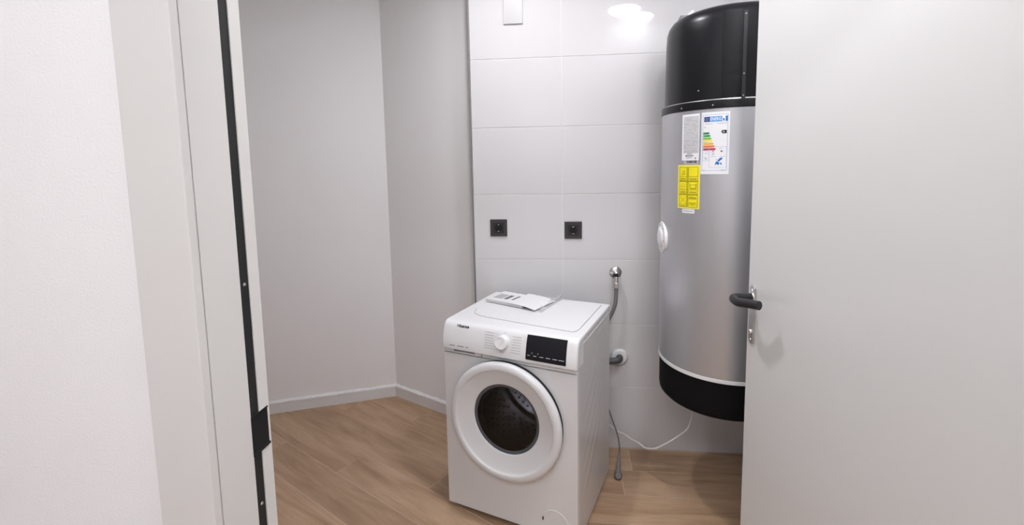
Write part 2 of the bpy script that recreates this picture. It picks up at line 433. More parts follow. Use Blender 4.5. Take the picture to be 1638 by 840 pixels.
# ------------------------------------------------------------------ washing machine
mach = thing('washing_machine', 'white front-loading washing machine with round dark-glass door and black display', 'washing machine', (-.5186, -.4695, 0), -.3227)
W, D, H = .595, .478, .834
XF = .0
def front_y(z):
    pr = [(.726, -.016), (.75, -.015), (.775, -.010), (.80, -.003), (.82, .005), (.83, .012), (.838, .022)]
    if z <= pr[0][0]: return pr[0][1]
    for (z0, y0), (z1, y1) in zip(pr, pr[1:]):
        if z <= z1: return y0 + (y1 - y0) * (z - z0) / (z1 - z0)
    return pr[-1][1]
# cabinet: front, left, back, embossed right side
bm = bm_new()
DC = (.2965, .470)     # door centre (x, z)
# front sheet with a round opening
N = 64; ro = .205
def sq(i):
    a = 2 * PI * i / N; c, s = math.cos(a), math.sin(a)
    x0, x1, z0, z1 = -DC[0] + .004, W - .004 - DC[0], .022 - DC[1], .700 - DC[1]
    ts = []
    if c > 1e-9: ts.append(x1 / c)
    if c < -1e-9: ts.append(x0 / c)
    if s > 1e-9: ts.append(z1 / s)
    if s < -1e-9: ts.append(z0 / s)
    t = min(ts); return (DC[0] + c * t, DC[1] + s * t)
angs = sorted(set([2 * PI * i / N for i in range(N)] + [math.atan2(zz, xx) % (2 * PI) for xx in (-DC[0] + .004, W - .004 - DC[0]) for zz in (.022 - DC[1], .7 - DC[1])]))
inn, out = [], []
for a in angs:
    c, s = math.cos(a), math.sin(a); ts = []
    x0, x1, z0, z1 = -DC[0] + .004, W - .004 - DC[0], .022 - DC[1], .700 - DC[1]
    if c > 1e-9: ts.append(x1 / c)
    if c < -1e-9: ts.append(x0 / c)
    if s > 1e-9: ts.append(z1 / s)
    if s < -1e-9: ts.append(z0 / s)
    t = min(ts)
    inn.append(((bm.verts.new((DC[0] + c * ro, 0, DC[1] + s * ro))), (bm.verts.new((DC[0] + c * ro, .05, DC[1] + s * ro)))))
    out.append(((bm.verts.new((DC[0] + c * t, 0, DC[1] + s * t))), (bm.verts.new((DC[0] + c * t, .008, DC[1] + s * t)))))
n_ = len(angs)
for i in range(n_):
    j = (i + 1) % n_
    bm.faces.new((inn[i][0], inn[j][0], out[j][0], out[i][0])); bm.faces.new((inn[i][0], inn[i][1], inn[j][1], inn[j][0])); bm.faces.new((out[i][0], out[j][0], out[j][1], out[i][1]))
obj('front_panel', bm, 'enamel', mach, smooth=30)
bm = bm_new()
box(bm, .0, .006, .004, D, .018, .812, .002)
box(bm, .004, W - .004, D - .006, D, .018, .812)
box(bm, .004, W - .004, .006, D, .018, .026)
obj('cabinet', bm, 'enamel', mach)
# right side sheet with pressed ribs
bm = bm_new()
NU, NV = 44, 70; g = []
def rib(u, v):
    h = 0
    for k in range(5):
        c0 = .16 + .085 * k
        vv = v - c0
        uc = .10 + .30 * max(0, vv) ** .8 * 1.2 if vv > 0 else .10
        if 0 < vv < .34:
            dd = (u - (.05 + .9 * vv + .05 * math.sin(vv * 9)))
            h += .0020 * math.exp(-(dd / .022) ** 2) * math.sin(PI * vv / .34)
    ed = min(u, D - u - .004, v - .02, .81 - v)
    return h * max(0, min(1, ed / .05))
for i in range(NU + 1):
    row = []
    for j in range(NV + 1):
        u = .004 + (D - .004) * i / NU; v = .018 + (.812 - .018) * j / NV
        row.append(bm.verts.new((W - .0005 - (.003 if i == 0 else 0) + rib(u, v) - .001, u, v)))
    g.append(row)
for i in range(NU):
    for j in range(NV): bm.faces.new((g[i][j], g[i + 1][j], g[i + 1][j + 1], g[i][j + 1]))
for i in range(NU):
    pass
obj('side_panel', bm, 'enamel_side', mach, smooth=60)
bm = bm_new(); box(bm, W - .012, W - .0045, .006, D, .02, .81); obj('side_frame', bm, 'enamel', mach)
# worktop
bm = bm_new(); box(bm, -.001, W + .001, .028, D + .002, .812, H, .006, 3); top = obj('worktop', bm, 'plastic', mach)
# raised inner field of the worktop with a bowed front edge
pts = []
xa, xb = .070, .562
yb = D - .035
for i in range(25):
    t = i / 24; pts.append((xa + .02 + (xb - .03 - xa - .0) * t, .125 - .045 * math.sin(PI * (t * .5 + .0)) - .0 + .0))
pts = [(.075, .14), (.10, .122)] + [(.12 + .425 * i / 12, .114 - .034 * (i / 12) ** .8) for i in range(13)] + [(.558, .095), (xb, .12), (xb, yb), (.05, yb), (.05, .20)]
cxm = .31; czm = .26; pts2 = [(cxm + (x - cxm) * 1.0075, czm + (y - czm) * 1.0095) for x, y in pts]
bm = bm_new(); prism(bm, pts2, H - .002, H + .0006); obj('field_seam', bm, 'grey_trim', top)
bm = bm_new(); prism(bm, pts, H - .002, H + .0022, .0008); obj('worktop_field', bm, 'plastic', top)
bm = bm_new(); box(bm, W - .0055, W + .0005, .04, D - .01, .795, .8025, .001); obj('side_rail', bm, 'plastic', mach)
# control panel: profile swept across x, ends rounded
prof = [(.725, -.012), (.7265, -.0155)] + [(z, front_y(z)) for z in (.735, .75, .765, .78, .795, .81, .82)] + [(.826, .010), (.8315, .017), (.8345, .026), (.835, .040), (.8352, .060)]
bm = bm_new(); secs = []
xs = [0, .0015, .005, .012] + [.012 + (W - .024) * i / 16 for i in range(1, 16)] + [W - .012, W - .005, W - .0015, W]
for x in xs:
    e = min(x, W - x); ins = .012 * (1 - math.sqrt(max(0, 1 - (1 - min(e, .012) / .012) ** 2))) 
    sec = [bm.verts.new((x, y + ins, z - (ins * .35 if z > .8 else 0))) for z, y in prof] + [bm.verts.new((x, .060, .725))]
    secs.append(sec)
m_ = len(secs[0])
for A, B in zip(secs, secs[1:]):
    for j in range(m_): bm.faces.new((A[j], A[(j + 1) % m_], B[(j + 1) % m_], B[j]))
bm.faces.new(secs[0]); bm.faces.new(secs[-1][::-1])
cp = obj('control_panel', bm, 'plastic', mach, smooth=35)
def on_panel(x, z, lift=.0006): return (x, front_y(z) - lift, z)
def panel_patch(bm, x0, x1, z0, z1, lift, n=6, sk=0):
    rows_ = []
    for i in range(n + 1):
        z = z0 + (z1 - z0) * i / n; rows_.append((bm.verts.new((x0, front_y(z) - lift, z)), bm.verts.new((x1, front_y(z) - lift, z))))
    for a, b in zip(rows_, rows_[1:]): bm.faces.new((a[0], a[1], b[1], b[0]))
# strip under the panel: right fascia and the drawer front
bm = bm_new(); box(bm, .184, W - .003, .004, .02, .703, .727, .001); obj('upper_fascia', bm, 'enamel', mach)
bm = bm_new()
box(bm, .003, .050, .004, .02, .703, .727, .001); box(bm, .150, .1815, .004, .02, .703, .727, .001); box(bm, .050, .150, .004, .02, .703, .710, .001)
dr = obj('detergent_drawer', bm, 'enamel', mach)
bm = bm_new(); box(bm, .050, .150, .030, .034, .705, .727); box(bm, .048, .152, .02, .034, .702, .7045); obj('grip_recess', bm, 'enamel', dr)
# display
bm = bm_new()
NZ = 6; dsec = []
for i in range(NZ + 1):
    z = .738 + .089 * i / NZ; y = front_y(z) - .0026
    dsec.append([bm.verts.new((.389, y, z)), bm.verts.new((.552, y, z)), bm.verts.new((.552, y + .012, z)), bm.verts.new((.389, y + .012, z))])
for A, B in zip(dsec, dsec[1:]):
    for k in range(4): bm.faces.new((A[k], A[(k + 1) % 4], B[(k + 1) % 4], B[k]))
bm.faces.new(dsec[0][::-1]); bm.faces.new(dsec[-1])
ds = obj('display', bm, 'display', mach, label='black rectangular touch display')
def disp(x, z, l=.0034):
    return (x, front_y(z) - l, z)
bm = bm_new()
for k, (xc, ww) in enumerate([(.402, .010), (.428, .013), (.455, .017), (.482, .018), (.509, .018), (.535, .022)]):
    a = xc - ww / 2
    for q in range(4):
        x0 = a + ww * q / 4; x1 = x0 + ww / 4 * .8
        vs = [bm.verts.new(disp(x, z)) for x, z in ((x0, .7545), (x1, .7545), (x1, .757), (x0, .757))]; bm.faces.new(vs)
for xc in (.415, .440):
    for q in range(5):
        a = q * 2 * PI / 5
        vs = [bm.verts.new(disp(xc + .0035 * math.cos(a + t) * s, .7655 + .0035 * math.sin(a + t) * s)) for t, s in ((0, 1), (.3, 1), (.15, .1))]; bm.faces.new(vs)
obj('display_legend', bm, 'print_white', ds)
# logo
bm = bm_new(); geo = text_geo('Hisense', .057, .0110, .030); put_text(bm, geo, lambda x, y: on_panel(.070 + x, .8165 + y - .0, .0012)); obj('logo', bm, 'print_dark', cp, label='dark grey lettering Hisense')
bm = bm_new()
for x0, words in ((.043, (.007, .006, .007, .006)), (.080, (.006, .005, .007, .006, .007)), (.121, (.006, .006))):
    x = x0
    for wv in words: panel_patch(bm, x, x + wv * .8, .741, .7445, .0010, 1); x += wv
obj('model_legend', bm, 'print_grey', cp)
bm = bm_new()
for k in range(7):
    z = .813 - k * .0098
    for q in range(5): panel_patch(bm, .206 + q * .0078, .206 + q * .0078 + .0060, z, z + .0024, .0010, 1)
    z = .811 - k * .0098
    for q in range(5): panel_patch(bm, .328 + q * .0078, .328 + q * .0078 + .0060, z, z + .0022, .0010, 1)
for q in range(3): panel_patch(bm, .280 + q * .006, .285 + q * .006, .748, .7505, .0010, 1)
panel_patch(bm, .291, .294, .820, .8235, .0010, 1)
obj('programme_legend', bm, 'print_pale', cp, kind='stuff')
bm = bm_new()
for k in range(7):
    for x0, x1 in ((.246, .262), (.318, .326)):
        z = .812 - k * .0098; panel_patch(bm, x0, x1, z + .0008, z + .0016, .0009, 1)
obj('programme_line', bm, 'print_pale', cp, kind='stuff')
# knob
kz = .786; bm = bm_new(); ky = front_y(kz)
lathe(bm, [(.0285, -.004), (.0285, .004), (.0270, .006), (.0265, .022), (.0250, .0255), (.0210, .0262), (.0195, .0235), (0, .0235)], 0, 0, 0, 'y', 48)
kn = obj('programme_knob', bm, 'knob', mach); kn.location = (.2875, ky, kz); kn.rotation_euler = (-.22, 0, 0)
bm = bm_new(); t = bm_new(); box(t, -.0045, .0045, -.0268, -.0230, -.0195, .0195, .0015); merge(bm, t, Matrix.Rotation(.5, 4, 'Y')); obj('knob_grip', bm, 'knob', kn)
# round door
door = bpy.data.objects.new('door', None); C.objects.link(door); door.parent = mach; door.location = (DC[0], 0, DC[1])
bm = bm_new(); lathe(bm, [(.20, .001), (.2385, .001), (.2400, .006), (.2395, .018), (.20, .020)], seg=96, axis='y'); obj('door_back_rim', bm, 'black_rubber', door, label='black rear rim of the round door')
bm = bm_new()
lathe(bm, [(.205, .019), (.2375, .019), (.2425, .022), (.2440, .028), (.2430, .036), (.2385, .0425), (.2310, .0460), (.2210, .0465), (.2150, .0455), (.2125, .0435), (.2115, .0405),
           (.2050, .0375), (.1900, .0310), (.1700, .0235), (.1560, .0190), (.1490, .0170), (.1455, .0150), (.1448, .0120), (.1445, .004), (.150, .004), (.16, .015), (.19, .018)], seg=128, axis='y', closed=True)
obj('door_ring', bm, 'door_ring', door, smooth=50)
# grip mark on the ring
bm = bm_new()
def ringp(r, a, h): return (r * math.cos(a), -h, r * math.sin(a))
a0, a1 = math.radians(15), math.radians(29)
def strip(bm, r0, r1, b0, b1, h, n=6):
    for i in range(n):
        t0 = b0 + (b1 - b0) * i / n; t1 = b0 + (b1 - b0) * (i + 1) / n
        A = [ringp(r0, t0, h), ringp(r1, t0, h), ringp(r1, t1, h), ringp(r0, t1, h)]
        lo = [bm.verts.new(Vector(p) + Vector((0, .002, 0))) for p in A]; hi = [bm.verts.new(p) for p in A]
        bm.faces.new(hi); 
        for k in range(4): bm.faces.new((lo[k], lo[(k + 1) % 4], hi[(k + 1) % 4], hi[k]))
strip(bm, .217, .228, a0, a1, .0474); obj('grip_mark', bm, 'door_ring', door)
# glass bowl
bm = bm_new(); lathe(bm, [(.1443, .004), (.140, .007), (.128, .0095), (.09, .012), (.045, .0135), (0, .014)], seg=64, axis='y'); obj('door_glass', bm, 'glass', door, smooth=60, label='smoked glass')
bm = bm_new(); lathe(bm, [(.1446, .0115), (.1435, .0122), (.1360, .0105), (.1325, .0085), (.1330, .004), (.1446, .003)], seg=64, axis='y', closed=True); obj('glass_rim', bm, 'rim_grey', door, smooth=60)
# tub gasket and drum
bm = bm_new(); lathe(bm, [(.205, .0), (.195, -.02), (.165, -.035), (.150, -.045), (.152, -.062), (.170, -.075), (.205, -.075)], seg=64, axis='y', closed=True)
ga = obj('tub_gasket', bm, 'gasket', mach, smooth=60); ga.location = (DC[0], 0, DC[1])
bm = bm_new(); lathe(bm, [(.172, -.074), (.180, -.078), (.232, -.085), (.235, -.10), (.235, -.38), (.22, -.40), (0, -.39)], seg=64, axis='y')
dru = obj('drum', bm, 'drum', mach, smooth=50, label='perforated stainless steel drum'); dru.location = (DC[0], 0, DC[1])
bm = bm_new()
for ring_ in range(9):
    y = .12 + ring_ * .028
    for k in range(40):
        a = 2 * PI * (k + .5 * (ring_ % 2)) / 40
        cx, cz = .2335 * math.cos(a), .2335 * math.sin(a); tx, tz = -math.sin(a), math.cos(a)
        vs = [bm.verts.new((cx + tx * .0045 * math.cos(b), y + .0045 * math.sin(b), cz + tz * .0045 * math.cos(b))) for b in [2 * PI * q / 8 for q in range(8)]]
        bm.faces.new(vs)
for ring_ in range(6):
    rr = .05 + ring_ * .027
    for k in range(10 + ring_ * 6):
        a = 2 * PI * k / (10 + ring_ * 6)
        vs = [bm.verts.new((rr * math.cos(a) + .006 * math.cos(b), .388, rr * math.sin(a) + .006 * math.sin(b))) for b in [2 * PI * q / 8 for q in range(8)]]
        bm.faces.new(vs)
o = obj('drum_holes', bm, 'hole', dru, kind='stuff')
for k in range(3):
    a = math.radians(-35 + 120 * k); bm = bm_new(); box(bm, -.03, .03, .11, .36, -.235, -.185, .016, 3)
    for v in bm.verts:
        if v.co.z > -.20: v.co.x *= .5
    o = obj('drum_paddle', bm, 'drum', dru); o.rotation_euler = (0, a, 0)
# filter cover
bm = bm_new(); lathe(bm, [(.058, -.001), (.058, .0012), (.0565, .0024), (.0545, .0022), (.0538, .0006), (.0, .0006)], axis='y', seg=48); fc = obj('filter_cover', bm, 'enamel', mach); fc.location = (.497, 0, .075)
bm = bm_new(); box(bm, -.052, -.047, -.0022, -.0005, .004, .018, .0006); obj('cover_slot', bm, 'hole', fc, label='small black slot')
bm = bm_new(); box(bm, .02, W - .02, .03, D - .02, .0185, .0195); obj('base_plate', bm, 'black_rubber', mach)
for x in (.05, W - .05):
    for y in (.06, D - .05):
        bm = bm_new(); lathe(bm, [(0, .0), (.02, 0), (.022, .004), (.018, .010), (.008, .012), (.008, .0195), (0, .0195)], x, y, 0, 'z', 20); obj('foot', bm, 'black_rubber', mach)

def mloc(x, y, z):
    a = -.3227; return (-.5186 + x * math.cos(a) - y * math.sin(a), -.4695 + x * math.sin(a) + y * math.cos(a), z)

# ------------------------------------------------------------------ papers and bag on the machine
TZ = H + .0024
bag = thing('plastic_bag', 'crumpled clear plastic bag under the booklet on top of the washing machine', 'plastic bag', mloc(.21, .36, TZ), -.3227)
def crumple(nx, ny, quad, zf, seed):
    t = bm_new(); g = []
    for i in range(nx + 1):
        row = []
        for j in range(ny + 1):
            u = i / nx; v = j / ny
            p = (Vector(quad[0]) * (1 - u) + Vector(quad[1]) * u) * (1 - v) + (Vector(quad[3]) * (1 - u) + Vector(quad[2]) * u) * v
            row.append(t.verts.new((p.x, p.y, zf(u, v, p))))
        g.append(row)
    for i in range(nx):
        for j in range(ny): t.faces.new((g[i][j], g[i + 1][j], g[i + 1][j + 1], g[i][j + 1]))
    return t
def zf(u, v, p):
    e = min(u, 1 - u, v, 1 - v)
    n = abs(noise.noise(Vector((p.x * 28, p.y * 28, 3)))) + .5 * abs(noise.noise(Vector((p.x * 60, p.y * 60, 5))))
    b = .0006
    return b + n * .020 * min(1, e * 7) * (.25 + (1.6 if v > .8 or u > .72 else 0)) * .6
q = [(-.165, -.045), (.140, -.115), (.158, .118), (-.15, .115)]
# film lies flat under the booklet and rises where it is free
bm = crumple(40, 28, q, lambda u, v, p: .0004 if u < .90 and v < .84 else zf(u, v, p), 1)
obj('bag_film', bm, 'film', bag, smooth=25, wn=False)
def flap(pts2, m='film'):
    bm = bm_new(); vs = [bm.verts.new(p) for p in pts2]
    for i in range(1, len(vs) - 1): bm.faces.new((vs[0], vs[i], vs[i + 1]))
    return bm
obj('bag_corner', flap([(.118, .0, .002), (.128, -.03, .010), (.138, .06, .030), (.125, .08, .018), (.120, .04, .004)]), 'film_white', bag, wn=False)
obj('bag_corner', flap([(.13, .06, .001), (.15, .07, .016), (.158, .118, .030), (.13, .112, .006)]), 'film_white', bag, wn=False)
bm = bm_new(); box(bm, -.105, .105, -.0745, .0745, 0, .013, .001); 
bk = tag(obj('instruction_booklet', bm, 'paper_grey'), 'thick white instruction booklet with dark printed pictures, left on the machine top', 'booklet')
bk.location = mloc(.158, .352, TZ + .0022); bk.rotation_euler = (0, 0, -.3227 - .17)
bm = bm_new(); box(bm, -.1045, .1045, -.074, .074, .0131, .0137); obj('booklet_cover', bm, 'paper', bk)
bm = bm_new()
for x0, x1, y0, y1 in ((-.03, -.008, -.035, .03), (.012, .03, -.03, .035)):
    box(bm, x0, x1, y0, y1, .01375, .01395)
for k in range(5): box(bm, -.085 + .01 * k, -.080 + .01 * k, -.04, .03, .01375, .01390)
obj('cover_picture', bm, 'print_grey', bk)
sheet_q = [(-.075, -.085), (.075, -.085), (.075, .085), (-.075, .085)]
bm = crumple(10, 10, sheet_q, lambda u, v, p: .0003 + .0006 * math.sin(u * 3) * v - .0085 * max(0, p.x / .075) ** 1.5, 4)

ps = tag(obj('paper_sheet', bm, 'paper', smooth=30, wn=False), 'plain folded white paper sheet lying across the right end of the booklet', 'paper')
ps.location = mloc(.262, .338, TZ + .0168); ps.rotation_euler = (0, .02, -.3227 - .20)

# ------------------------------------------------------------------ water heater
TC = Vector((.6579, -.3379)); R = .2587
heat = thing('water_heater', 'tall wall-hung silver water heater tank with black cap and black base', 'water heater', (TC.x, TC.y, .50))
Z0 = .50
bm = bm_new(); lathe(bm, [(R, .666 - Z0), (R, 1.672 - Z0)], seg=128); obj('tank_body', bm, 'silver', heat, smooth=60)
bm = bm_new(); lathe(bm, [(0, 0), (.225, .0), (.243, .004), (.2525, .014), (.2545, .028), (.2545, .655 - Z0), (0, .655 - Z0)], seg=128); obj('bottom_cap', bm, 'black_base', heat, smooth=60)
bm = bm_new(); lathe(bm, [(.250, .652 - Z0), (R + .0012, .653 - Z0), (R + .0018, .659 - Z0), (R + .001, .667 - Z0), (.250, .667 - Z0)], seg=128, closed=True); obj('lower_ring', bm, 'plastic', heat, label='pale trim ring')
bm = bm_new(); lathe(bm, [(.24, 1.671 - Z0), (R + .001, 1.671 - Z0), (R + .003, 1.674 - Z0), (R + .003, 1.696 - Z0), (R + .001, 1.701 - Z0), (.24, 1.701 - Z0)], seg=128, closed=True); ub = obj('upper_band', bm, 'black_case', heat, smooth=50)
bm = bm_new(); lathe(bm, [(.24, 1.7005 - Z0), (.2555, 1.7005 - Z0), (.2545, 1.7045 - Z0), (.24, 1.705 - Z0)], seg=128, closed=True); obj('upper_ring', bm, 'satin', heat, label='thin bright ring')
ZT = 2.045 - Z0
bm = bm_new(); lathe(bm, [(.2495, 1.704 - Z0), (.2490, 1.80 - Z0), (.2465, 1.95 - Z0), (.2440, ZT - .055), (.2385, ZT - .034), (.2260, ZT - .016), (.205, ZT - .005), (.17, ZT), (0, ZT + .002)], seg=128); cap = obj('top_cap', bm, 'black_case', heat, smooth=60)
def cyl(a, z, r): a = math.radians(a); return (r * math.cos(a), r * math.sin(a), z - Z0)
def cpatch(bm, a0, a1, z0, z1, r, thick=0, dy=0):
    n = max(1, int(abs(a1 - a0) / 1.5)); lo = []; 
    for i in range(n + 1):
        a = a0 + (a1 - a0) * i / n; lo.append((bm.verts.new(cyl(a, z0, r)), bm.verts.new(cyl(a, z1, r))))
    for p, q_ in zip(lo, lo[1:]): bm.faces.new((p[0], q_[0], q_[1], p[1]))
    if thick:
        li = []
        for i in range(n + 1):
            a = a0 + (a1 - a0) * i / n; li.append((bm.verts.new(cyl(a, z0, r - thick)), bm.verts.new(cyl(a, z1, r - thick))))
        for i in range(n):
            bm.faces.new((lo[i][1], lo[i + 1][1], li[i + 1][1], li[i][1])); bm.faces.new((lo[i][0], lo[i + 1][0], li[i + 1][0], li[i][0]))
        bm.faces.new((lo[0][0], lo[0][1], li[0][1], li[0][0])); bm.faces.new((lo[-1][0], lo[-1][1], li[-1][1], li[-1][0]))
# front service panel and ridge on the cap
bm = bm_new(); cpatch(bm, -114.6, -62, 1.7065, 2.000, .2525, .006); obj('service_panel', bm, 'black_panel', heat)
bm = bm_new(); cpatch(bm, -99.6, -96.9, 1.702, 1.995, .2580, .008)
rg = obj('panel_ridge', bm, 'handle', heat)
for a, z in ((-98.2, 1.985), (-98.4, 1.785), (-98.4, 1.7105)):
    bm = bm_new(); lathe(bm, [(0, .0012), (.002, .001), (.0026, 0)], seg=12); s = obj('screw', bm, 'print_pale', heat); s.location = cyl(a, z, .2582); s.rotation_euler = (0, PI / 2, math.radians(a))
for a, z, r in ((-133.1, 1.741, .2494), (-147.2, 1.683, R + .003), (-120, 1.683, R + .003)):
    bm = bm_new(); lathe(bm, [(0, .0012), (.002, .001), (.0028, 0)], seg=12); s = obj('screw', bm, 'print_pale', heat); s.location = cyl(a, z, r); s.rotation_euler = (0, PI / 2, math.radians(a))
# service flange on the left side
FA = -178.0; fz = 1.171
fl = bpy.data.objects.new('flange_cover', None); C.objects.link(fl); fl.parent = heat; fl['label'] = 'round white flange cover'
fl.location = cyl(FA, fz, R - .008); fl.rotation_euler = (0, PI / 2, math.radians(FA))
bm = bm_new(); lathe(bm, [(.066, 0), (.066, .008), (.064, .0115), (.060, .0125), (.046, .0125), (.043, .0135), (.038, .019), (.030, .0215), (0, .022)], seg=64); obj('cover_dome', bm, 'plastic', fl, smooth=35)
for k in range(6):
    a = 2 * PI * k / 6 + .35; bm = bm_new(); lathe(bm, [(0, .0138), (.0032, .0134), (.0034, .0120)], .053 * math.cos(a), .053 * math.sin(a), 0, seg=10); obj('screw', bm, 'print_grey', fl)
bm = bm_new(); cpatch(bm, -176.5, -170.5, 1.236, 1.252, R + .0008, .0006); obj('small_sticker', bm, 'label_silver', heat)

LR = R + .0007
# ---- energy label
bm = bm_new(); cpatch(bm, -128.6, -107.2, 1.437, 1.659, LR, .0005); en = obj('energy_label', bm, 'label_white', heat, label='white energy rating label with coloured bars')
A0, A1, E0, E1 = -127.0, -108.6, 1.449, 1.650
def ea(u): return A0 + (A1 - A0) * u
def ez(v): return E0 + (E1 - E0) * v
def ep(name, m, rects, l=.0004, **kw):
    bm = bm_new()
    for u0, u1, v0, v1 in rects: cpatch(bm, ea(u0), ea(u1), ez(v0), ez(v1), LR + l)
    return obj(name, bm, m, en, **kw)
fr = .006
ep('label_border', 'pale_blue', [(-.03, 1.0, 0, fr), (-.03, 1.0, 1 - fr, 1), (-.03, -.012, 0, 1), (.985, 1.003, 0, 1)])
ep('header_blue', 'eu_blue', [(.03, .26, .875, .965)], .0005); ep('header_sky', 'sky_blue', [(.26, .77, .875, .965)], .0005)
ep('header_white', 'label_white', [(.77, .90, .875, .965)], .0005); ep('header_end', 'blue', [(.90, .985, .875, .965), (.80, .86, .885, .925)], .0006)
bm = bm_new()
for k in range(12):
    a = 2 * PI * k / 12; cu, cv = .145 + .055 * math.cos(a), .92 + .022 * math.sin(a)
    cpatch(bm, ea(cu - .008), ea(cu + .008), ez(cv - .003), ez(cv + .003), LR + .0008)
obj('star', bm, 'yellow', en)
def etext(name, s, u, v, wd, ht, m, l=.0010, bold=.01):
    bm = bm_new(); k = math.degrees(1 / R); put_text(bm, text_geo(s, wd, ht, bold), lambda x, y: cyl(ea(u) + x * k, ez(v) + y, LR + l)); return obj(name, bm, m, en)
etext('lettering', 'ENERG', .29, .893, .037, .0115, 'label_white', bold=.02)
etext('lettering', 'A', .045, .765, .0045, .0055, 'print_grey')
rowsE = []
for k in range(7):
    v = .655 - k * .0475; ln = .27 + k * .046
    bm = bm_new(); vs = [(.0, v), (ln - .035, v), (ln, v + .0175), (ln - .035, v + .035), (.0, v + .035)]
    nseg = 6; lo = []
    for i in range(nseg + 1):
        u = (ln - .035) * i / nseg; lo.append((bm.verts.new(cyl(ea(u), ez(v), LR + .0005)), bm.verts.new(cyl(ea(u), ez(v + .035), LR + .0005))))
    for p, q_ in zip(lo, lo[1:]): bm.faces.new((p[0], q_[0], q_[1], p[1]))
    tip = bm.verts.new(cyl(ea(ln), ez(v + .0175), LR + .0005)); bm.faces.new((lo[-1][0], tip, lo[-1][1]))
    obj('rating_bar', bm, 'energy%d' % k, en)
    etext('rating_letter', 'ABCDEFG'[k], .02, v + .008, .0024, .0038, 'label_white')
bm = bm_new()
for a, b, c_ in (((.74, .69), (.80, .66), (.80, .72)),): 
    vs = [bm.verts.new(cyl(ea(x), ez(y), LR + .0005)) for x, y in (a, b, c_)]; bm.faces.new(vs)
cpatch(bm, ea(.80), ea(.96), ez(.66), ez(.72), LR + .0005); obj('rating_arrow', bm, 'print_dark', en)
etext('lettering', 'A', .81, .674, .006, .0070, 'label_white')
ep('label_print', 'print_pale', [(.05, .40, .835, .843), (.55, .97, .835, .843), (.36, .46, .395, .402), (.68, .80, .395, .402), (.36, .50, .322, .329), (.36, .48, .287, .294), (.36, .56, .252, .258), (.70, .94, .252, .258), (.08, .16, .36, .366), (.08, .20, .31, .318), (.06, .16, .235, .242), (.10, .18, .205, .225), (.0, .10, .012, .018), (.76, .95, .012, .02)], kind='stuff')
ep('label_figure', 'print_dark', [(.40, .47, .345, .357), (.73, .82, .340, .357), (.42, .48, .300, .307)], .0006, kind='stuff')
ep('box_outline', 'pale_blue', [(.28, .97, .425, .429), (.28, .97, .055, .059), (.28, .29, .055, .429), (.96, .97, .055, .429), (0, .25, .425, .429), (0, .25, .18, .184), (0, .008, .18, .429), (.24, .25, .18, .429)], .0006)
bm = bm_new()
for pg in ([(.52, .10), (.60, .12), (.66, .10), (.70, .13), (.66, .16), (.60, .17), (.55, .155)], [(.62, .17), (.70, .165), (.74, .19), (.80, .20), (.82, .235), (.74, .23), (.67, .21)], [(.70, .13), (.76, .12), (.78, .095), (.80, .12), (.76, .15)], [(.58, .19), (.61, .185), (.60, .215)]):
    bm.faces.new([bm.verts.new(cyl(ea(x), ez(y), LR + .0006)) for x, y in pg])
obj('europe_map', bm, 'blue', en)
# ---- specification sticker
bm = bm_new(); cpatch(bm, -146.2, -130.2, 1.488, 1.658, LR, .0005); sp = obj('specification_sticker', bm, 'label_white', heat, label='narrow white specification sticker')
bm = bm_new(); cpatch(bm, -144.6, -130.9, 1.515, 1.650, LR + .0003); obj('sticker_field', bm, 'label_silver', sp)
bm = bm_new()
random.seed(3)
for k in range(22):
    z = 1.644 - k * .0056; a = -144
    while a < -131.8:
        l = random.uniform(.8, 2.6)
        if random.random() < .62: cpatch(bm, a, min(a + l, -131.4), z, z + .0014, LR + .0006)
        a += l + .4
obj('sticker_text', bm, 'label_white', sp, kind='stuff')
bm = bm_new(); cpatch(bm, -142.0, -134.8, 1.5035, 1.5065, LR + .0007); cpatch(bm, -142.2, -141, 1.5025, 1.508, LR + .0007); cpatch(bm, -133.4, -132.6, 1.492, 1.499, LR + .0007); cpatch(bm, -141.5, -136, 1.497, 1.4982, LR + .0007)
for k in range(3): cpatch(bm, -140.5 + k * 1.5, -139.6 + k * 1.5, 1.510, 1.514, LR + .0007)
obj('sticker_mark', bm, 'print_grey', sp)
bm = bm_new(); cpatch(bm, -143.6, -131, 1.474, 1.4875, LR + .0002, .0006); bc = obj('barcode_sticker', bm, 'label_silver', heat)
bm = bm_new(); a = -141.2
while a < -132.6:
    l = random.choice((.25, .4, .7)); cpatch(bm, a, a + l, 1.478, 1.4870, LR + .0006); a += l + random.choice((.2, .35))
obj('bar', bm, 'print_dark', bc, kind='stuff')
# ---- yellow warning sticker
bm = bm_new(); cpatch(bm, -149.9, -128.8, 1.306, 1.471, LR + .0004, .0008); ye = obj('warning_sticker', bm, 'yellow_pale', heat, label='yellow warning sticker with six pictogram boxes')
YA0, YA1, YZ0, YZ1 = -149.9, -128.8, 1.306, 1.471
def ya(u): return YA0 + (YA1 - YA0) * u
def yz(v): return YZ0 + (YZ1 - YZ0) * v
def yp(name, m, rects, l, **kw):
    bm = bm_new()
    for u0, u1, v0, v1 in rects: cpatch(bm, ya(u0), ya(u1), yz(v0), yz(v1), LR + l)
    return obj(name, bm, m, ye, **kw)
yp('sticker_field', 'yellow', [(.045, .955, .035, .965)], .0008)
lines = []
for u0, u1 in ((.09, .455), (.52, .93)):
    for v0, v1 in ((.64, .955), (.335, .625), (.035, .32)):
        lw = .018; lv = .009
        lines += [(u0, u1, v0, v0 + lv), (u0, u1, v1 - lv, v1), (u0, u0 + lw, v0, v1), (u1 - lw, u1, v0, v1)]
        lines.append((u0, u1, v0 + .095 if v0 > .1 else v0 + .06, (v0 + .095 if v0 > .1 else v0 + .06) + lv * .8))
